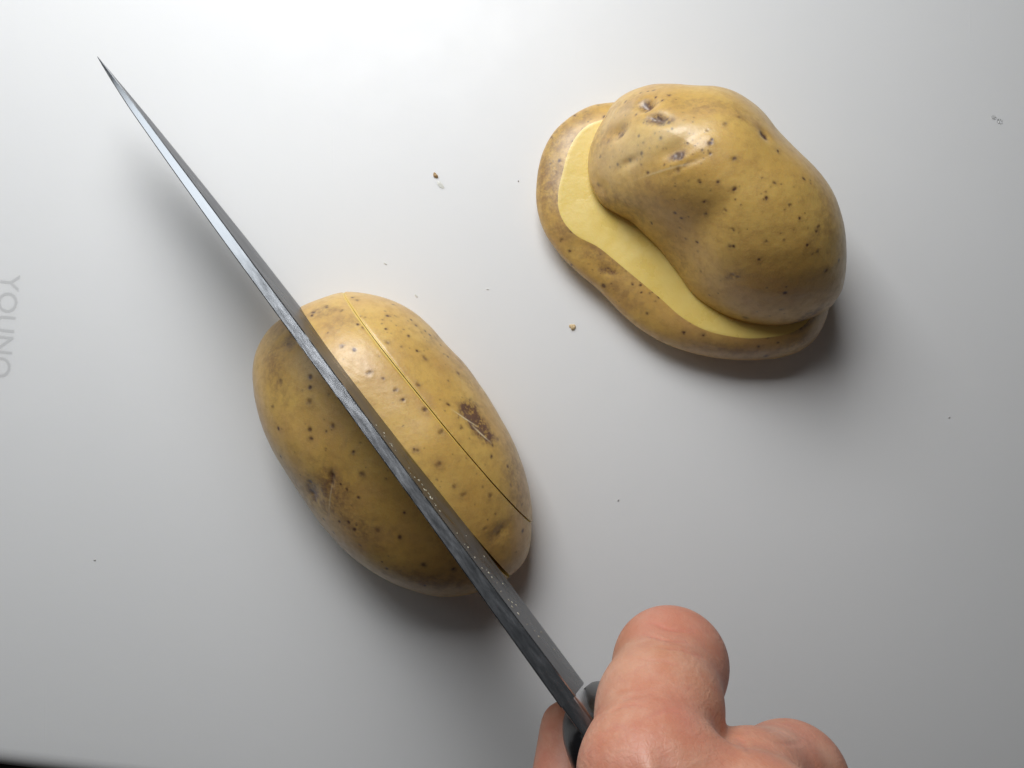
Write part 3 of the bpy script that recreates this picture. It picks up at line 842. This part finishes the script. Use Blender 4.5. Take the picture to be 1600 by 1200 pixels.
red = np.clip(red + 0.12*waves(X, 3, 9), 0, 1)
painted_shine = np.zeros(len(X))  # highlights on knuckle ridges and finger edge, painted as paler skin
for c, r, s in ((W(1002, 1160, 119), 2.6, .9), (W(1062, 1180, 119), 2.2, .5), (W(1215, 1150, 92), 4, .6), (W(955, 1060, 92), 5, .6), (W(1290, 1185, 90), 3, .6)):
    painted_shine = np.maximum(painted_shine, s*np.exp(-(((X - c)**2).sum(1))/r**2))
painted_shine = np.maximum(painted_shine, seg_g(X, W(994, 1140, 115), W(1014, 1198, 117), 1.7, 1.0))
painted_shine = np.maximum(painted_shine, seg_g(X, W(1060, 1155, 115), W(1080, 1205, 117), 1.5, .75))
red = np.maximum(red * (1 - 0.7*painted_shine), seg_g(X, W(1032, 1142, 115), W(1046, 1205, 117), 1.9, 1.0))
red = np.clip(red + 2.2*crease_field(X), 0, 1)
for k, a in (('red', red), ('painted_shine', painted_shine)):
    at_ = me.attributes.new(k, 'FLOAT', 'POINT'); at_.data.foreach_set('value', a.astype(np.float32))
me.name = "person"
person = link("person", me, M_HAND)
me.polygons.foreach_set("use_smooth", [True]*len(me.polygons))
tag(person, "bare right hand and wrist of a person gripping the black knife handle, knuckles bent", "person")

# ------------------------------------------------------------------ crumbs, specks, drops
def blob(name, px, py, sx, sy, sz, rot, mat, seed, label, cat, group=None, parts=1, spread=0.6):
    rs = random.Random(seed); bm = bmesh.new()
    for k in range(parts):
        ox = rs.uniform(-spread, spread)*sx if k else 0; oy = rs.uniform(-spread, spread)*sy if k else 0
        s = 1.0 if k == 0 else rs.uniform(0.5, 0.8)
        m = Matrix.Translation((ox*MM, oy*MM, sz*s*0.6*MM)) @ Matrix.Diagonal((sx*s*MM, sy*s*MM, sz*s*MM, 1))
        bmesh.ops.create_icosphere(bm, subdivisions=3, radius=1.0, matrix=m)
    for v in bm.verts:
        nn = mnoise.noise(v.co/MM*1.7 + Vector((seed*3.1, 0, 0)))
        v.co.x *= 1 + 0.35*nn; v.co.y *= 1 + 0.35*nn; v.co.z = max(v.co.z*(1+0.4*nn), 0.0)
    me = bpy.data.meshes.new(name); bm.to_mesh(me); bm.free()
    o = link(name, me, mat, smooth_angle=60)
    p = W(px, py, 0); o.location = (p[0]*MM, p[1]*MM, 0.00001); o.rotation_euler = (0, 0, math.radians(rot))
    tag(o, label, cat, group)
    return o
blob("crumb", 681, 275, 0.75, 0.5, 0.4, -30, M_CRUMB, 1, "small brown crumb of potato skin on the board between the knife and the right potato", "crumb", parts=3)
blob("smear", 688, 289, 1.3, 0.55, 0.10, -52, M_SMEAR, 2, "faint grey smear trailing from the small brown crumb", "smear", parts=2)
blob("crumb", 895, 511, 0.85, 0.8, 0.4, 20, M_PALE, 3, "pale beige crumb on the board just left of the right potato's lower side", "crumb", parts=4)
blob("water_drop", 1553, 184, 0.6, 0.5, 0.12, -30, M_DROP, 4, "clear water drop near the right edge of the photo, the left one of two", "water drop", "water drops on the board")
blob("water_drop", 1562, 190, 0.75, 0.65, 0.11, -30, M_DROP, 5, "clear water drop near the right edge of the photo, the right one of two", "water drop", "water drops on the board")
for k, (x, y, r, lab) in enumerate((
    (148, 875, .32, "tiny dark speck on the board below the lettering, left of the half cut potato"),
    (1483, 652, .30, "tiny dark speck on the board below and right of the right potato"),
    (966, 781, .32, "tiny dark speck on the board right of the half cut potato, above the hand"),
    (810, 283, .26, "tiny grey speck on the board just left of the right potato"))):
    blob("speck", x, y, r, r*0.7, 0.15, 30*k, M_DARK, 20+k, lab, "speck", "specks on the board")
for k, (x, y, r, lab) in enumerate((
    (650, 462, .45, "white fleck of starch on the board above the half cut potato's slices"),
    (602, 412, .35, "thin pale fleck on the board above the half cut potato"),
    (762, 452, .30, "pale fleck on the board between the two potatoes"))):
    blob("fleck", x, y, r*1.3, r*0.5, 0.15, -50+20*k, M_SMEAR, 40+k, lab, "fleck", "pale flecks on the board")
